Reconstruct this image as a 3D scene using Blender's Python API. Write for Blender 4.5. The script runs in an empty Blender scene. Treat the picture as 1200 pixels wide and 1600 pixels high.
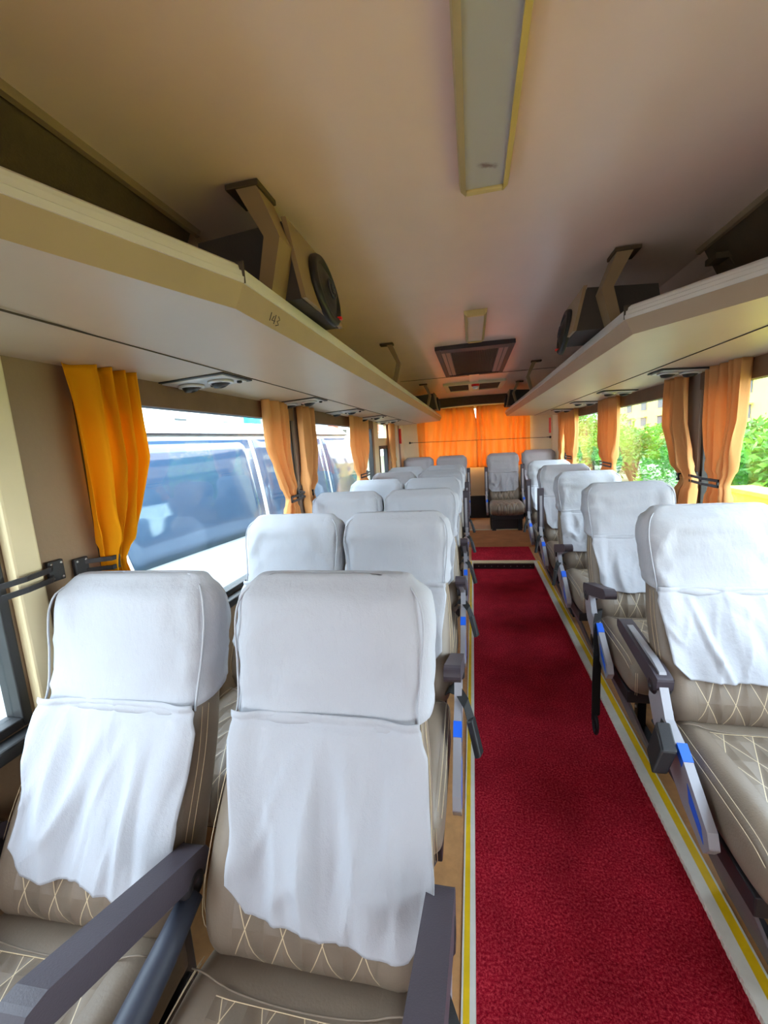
import bpy, math, random
import numpy as np
from mathutils import Vector, Matrix, noise

# ------------------------------------------------------------------ camera, world, light
C = bpy.context.scene.collection
S = bpy.context.scene
CZ = 1.46                                  # eye height above the aisle carpet
YAW, PITCH, ROLL, FPX = math.radians(12.35), math.radians(9.1), math.radians(3.54), 655.0
cy, sy, cp, sp = math.cos(YAW), math.sin(YAW), math.cos(PITCH), math.sin(PITCH)
fw = Vector((-sy*cp, cy*cp, -sp)); rt = Vector((cy, sy, 0)); up = rt.cross(fw)
cr, sr = math.cos(ROLL), math.sin(ROLL)
rt, up = rt*cr - up*sr, up*cr + rt*sr
cam_d = bpy.data.cameras.new('camera'); cam = bpy.data.objects.new('camera', cam_d); C.objects.link(cam)
cam.matrix_world = Matrix(((rt.x, up.x, -fw.x, 0), (rt.y, up.y, -fw.y, 0), (rt.z, up.z, -fw.z, CZ), (0, 0, 0, 1)))
cam_d.sensor_fit = 'HORIZONTAL'; cam_d.sensor_width = 36; cam_d.lens = 36*FPX/1200
cam_d.clip_start = 0.02; cam_d.clip_end = 400
S.camera = cam
S.view_settings.view_transform = 'Standard'; S.view_settings.look = 'None'
S.view_settings.gamma = 1; S.view_settings.use_curve_mapping = False
S.view_settings.exposure = 1.25

W = bpy.data.worlds.new('sky'); S.world = W; W.use_nodes = True
nt = W.node_tree; nt.nodes.clear()
wo = nt.nodes.new('ShaderNodeOutputWorld'); bg = nt.nodes.new('ShaderNodeBackground')
tc = nt.nodes.new('ShaderNodeTexCoord'); sx = nt.nodes.new('ShaderNodeSeparateXYZ'); rp = nt.nodes.new('ShaderNodeValToRGB')
rp.color_ramp.elements[0].position = 0.0; rp.color_ramp.elements[0].color = (1.0, 1.0, 1.0, 1)
rp.color_ramp.elements[1].position = 0.7; rp.color_ramp.elements[1].color = (0.80, 0.88, 1.0, 1)
nt.links.new(tc.outputs['Generated'], sx.inputs[0]); nt.links.new(sx.outputs['Z'], rp.inputs[0])
nt.links.new(rp.outputs[0], bg.inputs['Color']); nt.links.new(bg.outputs[0], wo.inputs[0])
bg.inputs['Strength'].default_value = 6.0

def area(name, loc, rot, sxx, syy, power, color=(1, 1, 1)):
    l = bpy.data.lights.new(name, 'AREA'); l.shape = 'RECTANGLE'; l.size = sxx; l.size_y = syy
    l.energy = power; l.color = color
    o = bpy.data.objects.new(name, l); C.objects.link(o); o.location = loc; o.rotation_euler = rot
    return o
# daylight coming in through the windscreen behind the viewer
area('windscreen_daylight', (0.035, -1.55, 1.55), (math.radians(78), 0, 0), 1.9, 1.0, 3, (1.0, 0.97, 0.94))

# ------------------------------------------------------------------ materials
def lin(c):
    return tuple(((v/255)/12.92 if v/255 <= 0.04045 else ((v/255+0.055)/1.055)**2.4) for v in c) + (1,)
class N:
    def __init__(s, name):
        s.m = bpy.data.materials.new(name); s.m.use_nodes = True; s.t = s.m.node_tree
        s.b = s.t.nodes['Principled BSDF']; s.out = s.t.nodes['Material Output']
    def n(s, typ, **kw):
        x = s.t.nodes.new(typ)
        for k, v in kw.items(): setattr(x, k, v)
        return x
    def l(s, a, b): s.t.links.new(a, b)
    def math(s, op, a, b=None, c=None):
        x = s.n('ShaderNodeMath', operation=op)
        for i, v in enumerate((a, b, c)):
            if v is None: continue
            if isinstance(v, (int, float)): x.inputs[i].default_value = v
            else: s.l(v, x.inputs[i])
        return x.outputs[0]
    def noise(s, scale, detail=3, rough=0.55, stretch=None):
        t = s.n('ShaderNodeTexCoord'); x = s.n('ShaderNodeTexNoise')
        x.inputs['Scale'].default_value = scale; x.inputs['Detail'].default_value = detail; x.inputs['Roughness'].default_value = rough
        if stretch:
            m = s.n('ShaderNodeMapping'); m.inputs['Scale'].default_value = stretch
            s.l(t.outputs['Object'], m.inputs[0]); s.l(m.outputs[0], x.inputs['Vector'])
        else: s.l(t.outputs['Object'], x.inputs['Vector'])
        return x.outputs['Fac']
    def ramp(s, fac, stops):
        r = s.n('ShaderNodeValToRGB'); e = r.color_ramp.elements
        while len(e) < len(stops): e.new(0.5)
        for i, (p, c) in enumerate(stops): e[i].position = p; e[i].color = c
        s.l(fac, r.inputs[0]); return r.outputs[0]
    def bump(s, h, dist, strength=1.0):
        b = s.n('ShaderNodeBump'); b.inputs['Distance'].default_value = dist; b.inputs['Strength'].default_value = strength
        s.l(h, b.inputs['Height']); s.l(b.outputs[0], s.b.inputs['Normal']); return b
def pbr(name, col, rough=0.5, metal=0.0, var=0.0, vscale=8, bump=0.0, bscale=60, spec=0.5, stretch=None, sheen=0):
    m = N(name); c = lin(col); m.b.inputs['Base Color'].default_value = c
    m.b.inputs['Roughness'].default_value = rough; m.b.inputs['Metallic'].default_value = metal
    m.b.inputs['Specular IOR Level'].default_value = spec
    if var:
        f = m.noise(vscale, 4, stretch=stretch)
        lo = tuple(v*(1-var) for v in c[:3]) + (1,); hi = tuple(min(1, v*(1+var)) for v in c[:3]) + (1,)
        m.l(m.ramp(f, [(0.3, lo), (0.7, hi)]), m.b.inputs['Base Color'])
    if bump: m.bump(m.noise(bscale, 3), bump)
    if sheen: m.b.inputs['Sheen Weight'].default_value = sheen
    return m.m
def leather(name, axis):
    """taupe leather with a diamond stitched middle panel; axis names the second direction of the panel"""
    m = N(name); t = m.n('ShaderNodeTexCoord'); s = m.n('ShaderNodeSeparateXYZ'); m.l(t.outputs['Object'], s.inputs[0])
    x, v = s.outputs['X'], s.outputs[axis]
    per = 0.165
    a = m.math('MULTIPLY', x, 1/0.072); b = m.math('MULTIPLY', v, 1/per)
    def tri(q):
        f = m.math('FRACT', m.math('ADD', q, 100.5)); return m.math('MULTIPLY', m.math('ABSOLUTE', m.math('SUBTRACT', f, 0.5)), 1.0)
    d = m.math('MINIMUM', tri(m.math('ADD', a, b)), tri(m.math('SUBTRACT', a, b)))
    ax = m.math('ABSOLUTE', x)
    inside = m.math('LESS_THAN', ax, 0.132)
    if axis == 'Y': inside = m.math('MULTIPLY', inside, m.math('LESS_THAN', v, -0.055))
    stitch = m.math('MULTIPLY', m.math('LESS_THAN', d, 0.012), inside)
    puff = m.n('ShaderNodeMapRange', interpolation_type='SMOOTHSTEP'); puff.inputs['From Max'].default_value = 0.5
    m.l(d, puff.inputs['Value'])
    pf = m.math('MULTIPLY', puff.outputs[0], inside)
    edge = m.math('LESS_THAN', m.math('ABSOLUTE', m.math('SUBTRACT', ax, 0.134)), 0.0035)
    base = lin((122, 108, 94)); f = m.noise(5, 4)
    c1 = m.ramp(f, [(0.3, tuple(v_*0.88 for v_ in base[:3]) + (1,)), (0.7, tuple(v_*1.1 for v_ in base[:3]) + (1,))])
    mx = m.n('ShaderNodeMixRGB'); m.l(stitch, mx.inputs[0]); m.l(c1, mx.inputs[1]); mx.inputs[2].default_value = lin((205, 186, 152))
    m.l(mx.outputs[0], m.b.inputs['Base Color'])
    h = m.math('ADD', pf, m.math('MULTIPLY', m.noise(220, 3), 0.05))
    h = m.math('SUBTRACT', h, m.math('MULTIPLY', edge, 0.8))
    m.bump(h, 0.008)
    m.b.inputs['Roughness'].default_value = 0.46
    return m.m
M = {}
M['leather_back'] = leather('quilted_leather_backrest', 'Z')
M['leather_seat'] = leather('quilted_leather_cushion', 'Y')
M['leather'] = pbr('plain_leather', (122, 108, 94), 0.46, var=0.1, vscale=6, bump=0.0006, bscale=220)
M['thread'] = pbr('cream_thread', (200, 180, 148), 0.8)
def cloth_mat(name, col, transl=0.25, wscale=22, bd=0.004):
    m = N(name); c = lin(col)
    m.b.inputs['Base Color'].default_value = c; m.b.inputs['Roughness'].default_value = 0.85; m.b.inputs['Specular IOR Level'].default_value = 0.15
    h = m.math('ADD', m.noise(wscale, 5, 0.6, (1, 1, 0.45)), m.math('MULTIPLY', m.noise(600, 2), 0.06))
    bn = m.bump(h, bd)
    tr = m.n('ShaderNodeBsdfTranslucent'); tr.inputs['Color'].default_value = c; m.l(bn.outputs[0], tr.inputs['Normal'])
    mx = m.n('ShaderNodeMixShader'); mx.inputs[0].default_value = transl
    m.l(m.b.outputs[0], mx.inputs[1]); m.l(tr.outputs[0], mx.inputs[2]); m.l(mx.outputs[0], m.out.inputs['Surface'])
    return m.m
M['cover'] = cloth_mat('white_cotton', (174, 176, 184), 0.08, 14, 0.006)
M['curtain_must'] = cloth_mat('mustard_curtain_cloth', (242, 172, 22), 0.35, 30, 0.002)
M['curtain'] = cloth_mat('tan_orange_curtain_cloth', (230, 172, 112), 0.35, 30, 0.002)
M['curtain_rear'] = cloth_mat('orange_rear_curtain_cloth', (255, 190, 100), 0.32, 30, 0.002)
M['ceiling'] = pbr('ceiling_laminate', (230, 200, 184), 0.28, var=0.07, vscale=1.7, spec=0.6)
M['rack'] = pbr('rack_underside_laminate', (190, 172, 154), 0.42, var=0.04, vscale=3)
M['rack_edge'] = pbr('rack_cream_extrusion', (212, 205, 198), 0.35, var=0.04, vscale=9)
M['rack_bevel'] = pbr('rack_beige_bevel', (170, 146, 118), 0.5, var=0.05, vscale=6)
M['wall'] = pbr('wall_beige_panel', (136, 112, 86), 0.55, var=0.06, vscale=4, bump=0.0006, bscale=120)
M['cream'] = pbr('cream_trim', (214, 200, 162), 0.5, var=0.05, vscale=6)
M['grey_panel'] = pbr('grey_brown_pillar', (142, 128, 118), 0.6, var=0.05, vscale=5)
M['brown'] = pbr('dark_brown_liner', (74, 56, 34), 0.75, var=0.15, vscale=20, bump=0.001, bscale=160)
M['valance'] = pbr('brown_valance', (112, 84, 60), 0.7, var=0.12, vscale=10)
M['frame_black'] = pbr('black_window_rubber', (24, 24, 27), 0.5)
M['black'] = pbr('black_plastic', (24, 22, 26), 0.5, bump=0.0004, bscale=300)
M['belt'] = pbr('black_belt_webbing', (22, 22, 24), 0.65, bump=0.0006, bscale=500)
M['arm'] = pbr('dark_armrest_plastic', (64, 57, 66), 0.5, bump=0.0004, bscale=350, var=0.06)
M['arm_blue'] = pbr('slate_side_shroud', (46, 50, 64), 0.55, var=0.06)
M['silver'] = pbr('grey_painted_steel', (158, 158, 166), 0.38, 0.25, var=0.05)
M['steel'] = pbr('dark_seat_steel', (52, 50, 54), 0.45, 0.5)
M['legplate'] = pbr('grey_leg_plate', (96, 96, 104), 0.5, 0.2, var=0.08)
M['bolt'] = pbr('bright_bolt', (190, 190, 190), 0.3, 0.9)
M['blue'] = pbr('blue_sticker', (24, 96, 220), 0.45)
M['white'] = pbr('white_plastic', (222, 222, 220), 0.5)
M['alu'] = pbr('pale_aluminium', (226, 224, 214), 0.4, 0.0, var=0.05, vscale=20)
M['yellow'] = pbr('yellow_step_line', (236, 196, 10), 0.55, var=0.08, vscale=20)
M['ply'] = pbr('orange_floor_sheet', (192, 142, 92), 0.5, var=0.12, vscale=26, bump=0.0005, bscale=90)
M['plywood'] = pbr('plywood_riser', (196, 142, 92), 0.6, var=0.14, vscale=5, stretch=(1, 1, 4))
M['maroon'] = pbr('maroon_grille_frame', (40, 22, 28), 0.5)
M['grille'] = pbr('grille_brown', (74, 62, 50), 0.55)
M['grille_side'] = pbr('grille_mauve_panel', (150, 120, 112), 0.5)
M['diffuser'] = pbr('grey_white_diffuser', (178, 172, 166), 0.35, var=0.04, bump=0.0008, bscale=260)
M['lamp_frame'] = pbr('cream_lamp_frame', (204, 178, 118), 0.4, var=0.06)
M['tan'] = pbr('tan_bracket', (138, 112, 80), 0.5, var=0.06)
M['box_dark'] = pbr('dark_speaker_box', (60, 50, 44), 0.7, var=0.1, bump=0.0008, bscale=200)
M['red'] = pbr('red_plastic', (220, 24, 22), 0.4)
M['silver_vent'] = pbr('vent_silver', (200, 197, 200), 0.35, 0.3)
M['darkline'] = pbr('dark_panel_joint', (70, 58, 48), 0.8)
M['rearwall'] = pbr('rear_cream_wall', (232, 220, 192), 0.5, var=0.05, vscale=4)
def carpet():
    m = N('red_carpet'); f = m.noise(130, 6, 0.8); g = m.noise(5, 3)
    col = m.ramp(f, [(0.34, lin((106, 6, 26))), (0.48, lin((206, 26, 54))), (0.62, lin((250, 84, 100)))])
    mx = m.n('ShaderNodeMixRGB', blend_type='MULTIPLY'); mx.inputs[0].default_value = 1
    m.l(col, mx.inputs[1]); m.l(m.ramp(g, [(0.3, (0.72, 0.7, 0.7, 1)), (0.65, (1, 1, 1, 1))]), mx.inputs[2])
    m.l(mx.outputs[0], m.b.inputs['Base Color']); m.b.inputs['Roughness'].default_value = 0.95
    m.b.inputs['Specular IOR Level'].default_value = 0.1; m.bump(m.noise(150, 4, 0.8), 0.012); return m.m
M['carpet'] = carpet()
def glass(name, tint, fac=1.0):
    m = N(name); t = m.n('ShaderNodeBsdfTransparent'); t.inputs[0].default_value = tint
    g = m.n('ShaderNodeBsdfGlossy'); g.inputs['Roughness'].default_value = 0.02; g.inputs['Color'].default_value = (1, 1, 1, 1)
    lw = m.n('ShaderNodeLayerWeight'); lw.inputs['Blend'].default_value = 0.5
    fr = m.math('ADD', m.math('MULTIPLY', m.math('POWER', lw.outputs['Facing'], 5.0), 0.6), 0.03)
    mx = m.n('ShaderNodeMixShader'); m.l(m.math('MULTIPLY', fr, fac), mx.inputs[0])
    m.l(t.outputs[0], mx.inputs[1]); m.l(g.outputs[0], mx.inputs[2]); m.l(mx.outputs[0], m.out.inputs['Surface']); return m.m
M['glass'] = glass('window_glass', (0.86, 0.92, 0.93, 1))
M['van_glass'] = pbr('dark_blue_van_glass', (58, 82, 108), 0.06, spec=0.9)
M['van_white'] = pbr('white_van_paint', (228, 232, 236), 0.25)
M['rubber'] = pbr('tyre_rubber', (20, 20, 20), 0.8)
M['ground'] = pbr('dusty_ground', (100, 106, 78), 0.9, var=0.2, vscale=1)
M['bld_yellow'] = pbr('yellow_render', (222, 196, 92), 0.8, var=0.06, vscale=0.3)
M['bld_white'] = pbr('white_render', (215, 212, 208), 0.8, var=0.05, vscale=0.3)
M['bld_grey'] = pbr('pale_grey_render', (170, 172, 176), 0.8, var=0.06, vscale=0.3)
M['bld_red'] = pbr('orange_red_render', (205, 80, 48), 0.8)
M['bld_green'] = pbr('green_render', (60, 160, 80), 0.8)
M['bld_win'] = pbr('dark_window_glass', (52, 62, 66), 0.6)
M['turq'] = pbr('turquoise_tank', (40, 170, 190), 0.5)
def leafmat():
    m = N('leaf_green'); f = m.noise(1.3, 4)
    c = m.ramp(f, [(0.3, lin((34, 82, 22))), (0.55, lin((74, 140, 34))), (0.75, lin((124, 176, 54)))])
    m.l(c, m.b.inputs['Base Color']); m.b.inputs['Roughness'].default_value = 0.6
    tr = m.n('ShaderNodeBsdfTranslucent'); m.l(c, tr.inputs['Color']); mx = m.n('ShaderNodeMixShader'); mx.inputs[0].default_value = 0.3
    m.l(m.b.outputs[0], mx.inputs[1]); m.l(tr.outputs[0], mx.inputs[2]); m.l(mx.outputs[0], m.out.inputs['Surface']); return m.m
M['leaf'] = leafmat()
M['bark'] = pbr('bark', (84, 66, 48), 0.9)
M['kerb_yellow'] = pbr('yellow_painted_wall', (232, 206, 30), 0.6)

# ------------------------------------------------------------------ mesh helpers
class MB:
    def __init__(s): s.v = []; s.f = []; s.mi = []; s.sm = []
    def add(s, vs, fs, mi=0, smooth=False):
        o = len(s.v); s.v += [tuple(p) for p in vs]
        for f in fs: s.f.append(tuple(i+o for i in f)); s.mi.append(mi); s.sm.append(smooth)
    def box(s, x0, x1, y0, y1, z0, z1, mi=0):
        v = [(x0,y0,z0),(x1,y0,z0),(x1,y1,z0),(x0,y1,z0),(x0,y0,z1),(x1,y0,z1),(x1,y1,z1),(x0,y1,z1)]
        s.add(v, [(3,2,1,0),(4,5,6,7),(0,1,5,4),(1,2,6,5),(2,3,7,6),(3,0,4,7)], mi); return s
    def hexa(s, v, mi=0):
        s.add(v, [(3,2,1,0),(4,5,6,7),(0,1,5,4),(1,2,6,5),(2,3,7,6),(3,0,4,7)], mi); return s
    def prism(s, poly, vec, mi=0, smooth=False):
        """closed polygon (3d points) extruded along vec"""
        n = len(poly); a = [Vector(p) for p in poly]; vec = Vector(vec); b = [p+vec for p in a]
        s.add(a+b, [tuple(range(n-1,-1,-1)), tuple(range(n, 2*n))], mi)
        s.add(a+b, [(i,(i+1)%n,n+(i+1)%n,n+i) for i in range(n)], mi, smooth); return s
    def loft(s, rings, mi=0, smooth=True, caps=True, closed=True):
        n = len(rings[0]); v = [p for r in rings for p in r]; f = []
        for k in range(len(rings)-1):
            for i in range(n if closed else n-1):
                j = (i+1) % n; f.append((k*n+i, k*n+j, (k+1)*n+j, (k+1)*n+i))
        if caps and closed: f.append(tuple(range(n-1,-1,-1))); f.append(tuple((len(rings)-1)*n+i for i in range(n)))
        s.add(v, f, mi, smooth); return s
    def tube(s, pts, r, n=8, mi=0):
        pts = [Vector(p) for p in pts]; rings = []
        for i, p in enumerate(pts):
            t = (pts[min(i+1,len(pts)-1)] - pts[max(i-1,0)]).normalized()
            a = t.orthogonal().normalized() if i == 0 else (a - t*a.dot(t)).normalized()
            b = t.cross(a); rr = r[i] if isinstance(r, (list, tuple)) else r
            rings.append([p + (a*math.cos(q) + b*math.sin(q))*rr for q in [2*math.pi*k/n for k in range(n)]])
        return s.loft(rings, mi)
    def ribbon(s, pts, side, w, th, mi=0):
        """flat strap along pts; side = width direction"""
        pts = [Vector(p) for p in pts]; side = Vector(side).normalized(); rings = []
        for i, p in enumerate(pts):
            t = (pts[min(i+1,len(pts)-1)] - pts[max(i-1,0)]).normalized(); n_ = t.cross(side).normalized()
            rings.append([p+side*w/2+n_*th/2, p-side*w/2+n_*th/2, p-side*w/2-n_*th/2, p+side*w/2-n_*th/2])
        return s.loft(rings, mi, smooth=False)
    def lathe(s, c, axis, prof, n=32, mi=0):
        """prof: (radius, height) pairs along axis at c"""
        c = Vector(c); ax = Vector(axis).normalized(); a = ax.orthogonal().normalized(); b = ax.cross(a)
        return s.loft([[c + ax*h + (a*math.cos(q)+b*math.sin(q))*r for q in [2*math.pi*k/n for k in range(n)]] for r, h in prof], mi)
    def grid(s, fn, nu, nv, mi=0, smooth=True):
        v = [fn(i/nu, j/nv) for j in range(nv+1) for i in range(nu+1)]
        f = [(j*(nu+1)+i, j*(nu+1)+i+1, (j+1)*(nu+1)+i+1, (j+1)*(nu+1)+i) for j in range(nv) for i in range(nu)]
        s.add(v, f, mi, smooth); return s
    def mesh(s, name, mats):
        me = bpy.data.meshes.new(name); me.from_pydata(s.v, [], s.f)
        for m in (mats if isinstance(mats, (list, tuple)) else [mats]): me.materials.append(m)
        me.polygons.foreach_set('material_index', s.mi); me.polygons.foreach_set('use_smooth', s.sm); me.update(); return me
def put(name, me, parent=None, loc=None, bevel=0, solid=0, seg=2):
    o = bpy.data.objects.new(name, me); C.objects.link(o)
    if parent: o.parent = parent
    if loc: o.location = loc
    if bevel:
        b = o.modifiers.new('bevel', 'BEVEL'); b.width = bevel; b.segments = seg; b.limit_method = 'ANGLE'; b.angle_limit = math.radians(40)
    if solid:
        b = o.modifiers.new('solidify', 'SOLIDIFY'); b.thickness = solid; b.offset = 0
    return o
def obj(name, mb, mats, parent=None, **kw): return put(name, mb.mesh(name, mats), parent, **kw)
def tag(o, label=None, cat=None, group=None, kind=None):
    for k, v in (('label', label), ('category', cat), ('group', group), ('kind', kind)):
        if v: o[k] = v
    return o
def empty(name, loc, label, cat, group=None):
    o = bpy.data.objects.new(name, None); C.objects.link(o); o.location = loc; o.empty_display_size = 0.1
    return tag(o, label, cat, group)
def struct(name, mb, mats, **kw): return tag(obj(name, mb, mats, **kw), kind='structure')
def lerp(a, b, t): return a + (b-a)*t
def interp(xs, ys, x):
    """catmull-rom through (xs, ys)"""
    if x <= xs[0]: return ys[0]
    if x >= xs[-1]: return ys[-1]
    i = max(k for k in range(len(xs)) if xs[k] <= x); i = min(i, len(xs)-2)
    h = xs[i+1]-xs[i]; t = (x-xs[i])/h
    m0 = (ys[i+1]-ys[max(i-1,0)])/(xs[i+1]-xs[max(i-1,0)]); m1 = (ys[min(i+2,len(xs)-1)]-ys[i])/(xs[min(i+2,len(xs)-1)]-xs[i])
    return (2*t**3-3*t*t+1)*ys[i] + (t**3-2*t*t+t)*h*m0 + (-2*t**3+3*t*t)*ys[i+1] + (t**3-t*t)*h*m1

# ------------------------------------------------------------------ bus shell
XL, XR, YF, YB = -1.05, 1.12, -1.6, 6.4
ZC = 2.06
PF = 0.06                                    # seat platform height
AL, AR = -0.030, 0.634                       # aisle edges
m = MB(); m.box(AL, AR, YF, 4.742, -0.03, 0.0)
struct('floor_aisle_carpet', m, M['carpet'])
m = MB(); m.box(XL, AL-0.036, YF, 5.483, -0.03, PF); m.box(AR+0.064, XR, YF, 5.483, -0.03, PF); m.box(AL-0.036, AR+0.064, 4.85, 5.483, -0.03, PF-0.006)
struct('floor_platform', m, M['ply'])
m = MB(); m.box(AL-0.02, AR+0.03, 4.85, 5.475, PF-0.006, PF+0.004)
struct('floor_rear_carpet', m, M['carpet'])
m = MB(); m.box(XL, XR, 5.483, YB, -0.03, 0.285)
struct('floor_rear_step', m, M['plywood'])
m = MB(); m.box(XL, XR, 5.470, 5.500, 0.285, 0.295)
struct('trim_step_nosing', m, M['cream'], bevel=0.003)
m = MB(); m.box(AL-0.036, AL-0.031, YF, 4.80, -0.03, PF+0.005); m.box(AL-0.015, AL, YF, 4.80, 0, PF+0.006)
m.box(AL-0.031, AL-0.015, YF, 4.80, -0.03, PF+0.0055, 1)
struct('trim_aisle_left', m, [M['alu'], M['yellow']])
m = MB(); m.box(AR, AR+0.034, YF, 4.80, -0.03, 0.046, 2); m.box(AR, AR+0.034, YF, 4.80, 0.046, PF+0.006); m.box(AR+0.034, AR+0.060, YF, 4.80, 0, PF+0.0055, 1); m.box(AR+0.060, AR+0.066, YF, 4.80, 0, PF+0.006)
y = 0.3
while y < 4.74:                              # ribbed vertical edge of the strip
    m.box(AR-0.002, AR, y, y+0.012, 0.048, PF+0.004); y += 0.024
struct('trim_aisle_right', m, [M['alu'], M['yellow'], M['carpet']])
m = MB(); m.box(AL-0.036, AR+0.066, 4.742, 4.85, PF-0.05, PF+0.004)
struct('trim_aisle_end', m, M['cream'], bevel=0.003)
m = MB(); m.box(AL, AR, 4.725, 4.742, 0.0, PF-0.004); 
for i in range(9): m.lathe((AL+0.06+i*0.07, 4.725, 0.03), (0,-1,0), [(0.005, 0), (0.004, 0.003)], 10, 1)
struct('trim_aisle_riser', m, [M['maroon'], M['bolt']])

def side_wall(name, X, out, openings, zs, ztop_slab=1.98):
    """wall slab with rectangular openings; out = +1/-1 outward direction"""
    m = MB(); t = 0.05; x0, x1 = (X, X+out*t) if out > 0 else (X+out*t, X)
    y = YF
    for (a, b, z0, z1) in openings + [(YB, YB, 0, 0)]:
        if a > y: m.box(x0, x1, y, a, -0.3, ztop_slab)
        if b > a:
            m.box(x0, x1, a, b, -0.3, z0); m.box(x0, x1, a, b, z1, ztop_slab)
        y = b
    return struct(name, m, M['wall'])
ZS, ZT = 0.86, 1.655
L_open = [(-0.15, 0.715, ZS, ZT), (0.96, 2.36, ZS, ZT), (2.57, 4.42, ZS, ZT), (4.52, 5.42, -0.02, 1.80), (5.52, 5.72, ZS, ZT)]  # first opening cut short behind the viewer to let in less light
R_open = [(0.10, 2.40, ZS, ZT), (2.58, 5.60, ZS, ZT), (5.68, 5.84, ZS, ZT)]  # first opening starts late too, keeping light off the front rows
side_wall('wall_left', XL, -1, L_open, None)
side_wall('wall_right', XR, 1, R_open, None)
# ceiling with sloped coves down to the walls
m = MB()
prof = [(XL-0.05, 1.84), (XL, 1.84), (-0.82, 2.03), (-0.74, ZC), (0.035, ZC+0.012), (0.81, ZC), (0.89, 2.03), (XR, 1.84), (XR+0.05, 1.84)]
top = [(XR+0.05, 2.14), (XL-0.05, 2.14)]
m.prism([(x, YF, z) for x, z in prof+top][::-1], (0, YB-YF, 0))
struct('ceiling', m, M['ceiling'])
m = MB(); m.box(-0.68, 0.76, 4.222, 4.227, ZC-0.0015, ZC+0.002)
struct('trim_ceiling_joint', m, M['darkline'])
# dark lined ducts in the ceiling corners over the front part of the racks
for nm, s_, y1 in (('trim_duct_left', -1, 1.10), ('trim_duct_right', 1, 1.76)):
    ox = 0.035
    m = MB(); ox = 0.035+s_*0.035; P = [(ox+s_*0.715, ZC+0.004), (ox+s_*0.735, ZC+0.004), (ox+s_*1.045, 1.90), (ox+s_*1.045, 1.80), (ox+s_*0.95, 1.80), (ox+s_*0.80, 1.90)]
    m.prism([(x, YF, z) for x, z in P], (0, y1-YF, 0)); struct(nm, m, M['brown'])
    m = MB(); m.prism([(ox+s_*0.704, YF, ZC+0.002), (ox+s_*0.719, YF, ZC+0.002), (ox+s_*0.719, YF, ZC-0.016), (ox+s_*0.708, YF, ZC-0.014)], (0, y1-YF+0.02, 0))
    struct(nm.replace('duct', 'duct_edge'), m, M['wall'])
# rear wall with window, unseen front wall
m = MB(); m.box(XL-0.05, -0.70, YB, YB+0.05, 0, 2.1); m.box(0.78, XR+0.05, YB, YB+0.05, 0, 2.1)
m.box(-0.70, 0.78, YB, YB+0.05, 0, 1.05); m.box(-0.70, 0.78, YB, YB+0.05, 1.90, 2.1)
struct('wall_rear', m, M['rearwall'])
m = MB(); m.box(XL+0.02, XR-0.02, YB-0.03, YB-0.001, 0.285, 0.62)  # black board standing in for the shade of the low rear recess
struct('dark_recess_rear', m, M['black'])
m = MB(); m.box(-0.70, 0.78, YB+0.015, YB+0.023, 1.05, 1.90)
struct('window_rear_pane', m, M['glass'])
m = MB(); P = []
for i in range(21):
    x = lerp(-0.86, 0.95, i/20); P.append((x, YB-0.10, 1.905 + 0.045*math.cos((i/20-0.5)*math.pi)))
m.prism([(-0.86, YB-0.10, 2.075)] + P + [(0.95, YB-0.10, 2.075)], (0, 0.08, 0))
struct('trim_rear_pelmet', m, M['brown'])
m = MB(); m.box(XL, XR, YF-0.05, YF, -0.3, 1.12); m.box(XL, XR, YF-0.05, YF, 1.48, 2.14)  # windscreen opening narrowed to hold back light from the front
struct('wall_front_narrowed', m, M['wall'])
# slanted side panels at the rear corners (cream, with grey stripe)
m = MB(); m.box(XL, XL+0.02, 5.80, YB, 0.285, 1.95); m.prism([(XL+0.02, 5.98, 1.00), (XL+0.02, 6.10, 1.00), (XL+0.02, 6.03, 1.75), (XL+0.02, 5.93, 1.75)], (0.006, 0, 0), 1)
struct('trim_rear_left', m, [M['rearwall'], M['grey_panel']])
m = MB(); m.box(XR-0.02, XR, 5.86, YB, 0.285, 1.95)
struct('trim_rear_right', m, M['rearwall'])
# pillars
m = MB(); m.box(XL, XL+0.012, 0.78, 0.955, ZS-0.1, 1.72)
struct('trim_pillar_left_front', m, M['wall'])
m = MB(); m.box(XL, XL+0.030, 0.722, 0.785, ZS-0.02, 1.72)
struct('trim_pillar_strip', m, M['cream'], bevel=0.006)
m = MB(); m.box(XL, XL+0.014, 2.37, 2.56, ZS, 1.72)
struct('trim_pillar_left_middle', m, M['grey_panel'])
m = MB(); m.box(XR-0.014, XR, 2.41, 2.575, ZS, 1.72)
struct('trim_pillar_right', m, M['grey_panel'])
# brown valances over the windows
for nm, x0, x1, segs in (('trim_valance_left', XL, XL+0.02, [(0.955, 2.37), (2.55, 4.42)]), ('trim_valance_right', XR-0.02, XR, [(0.10, 2.41), (2.575, 5.6)])):
    m = MB()
    for a, b in segs: m.box(x0, x1, a, b, 1.632, 1.72)
    struct(nm, m, M['valance'])
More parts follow.
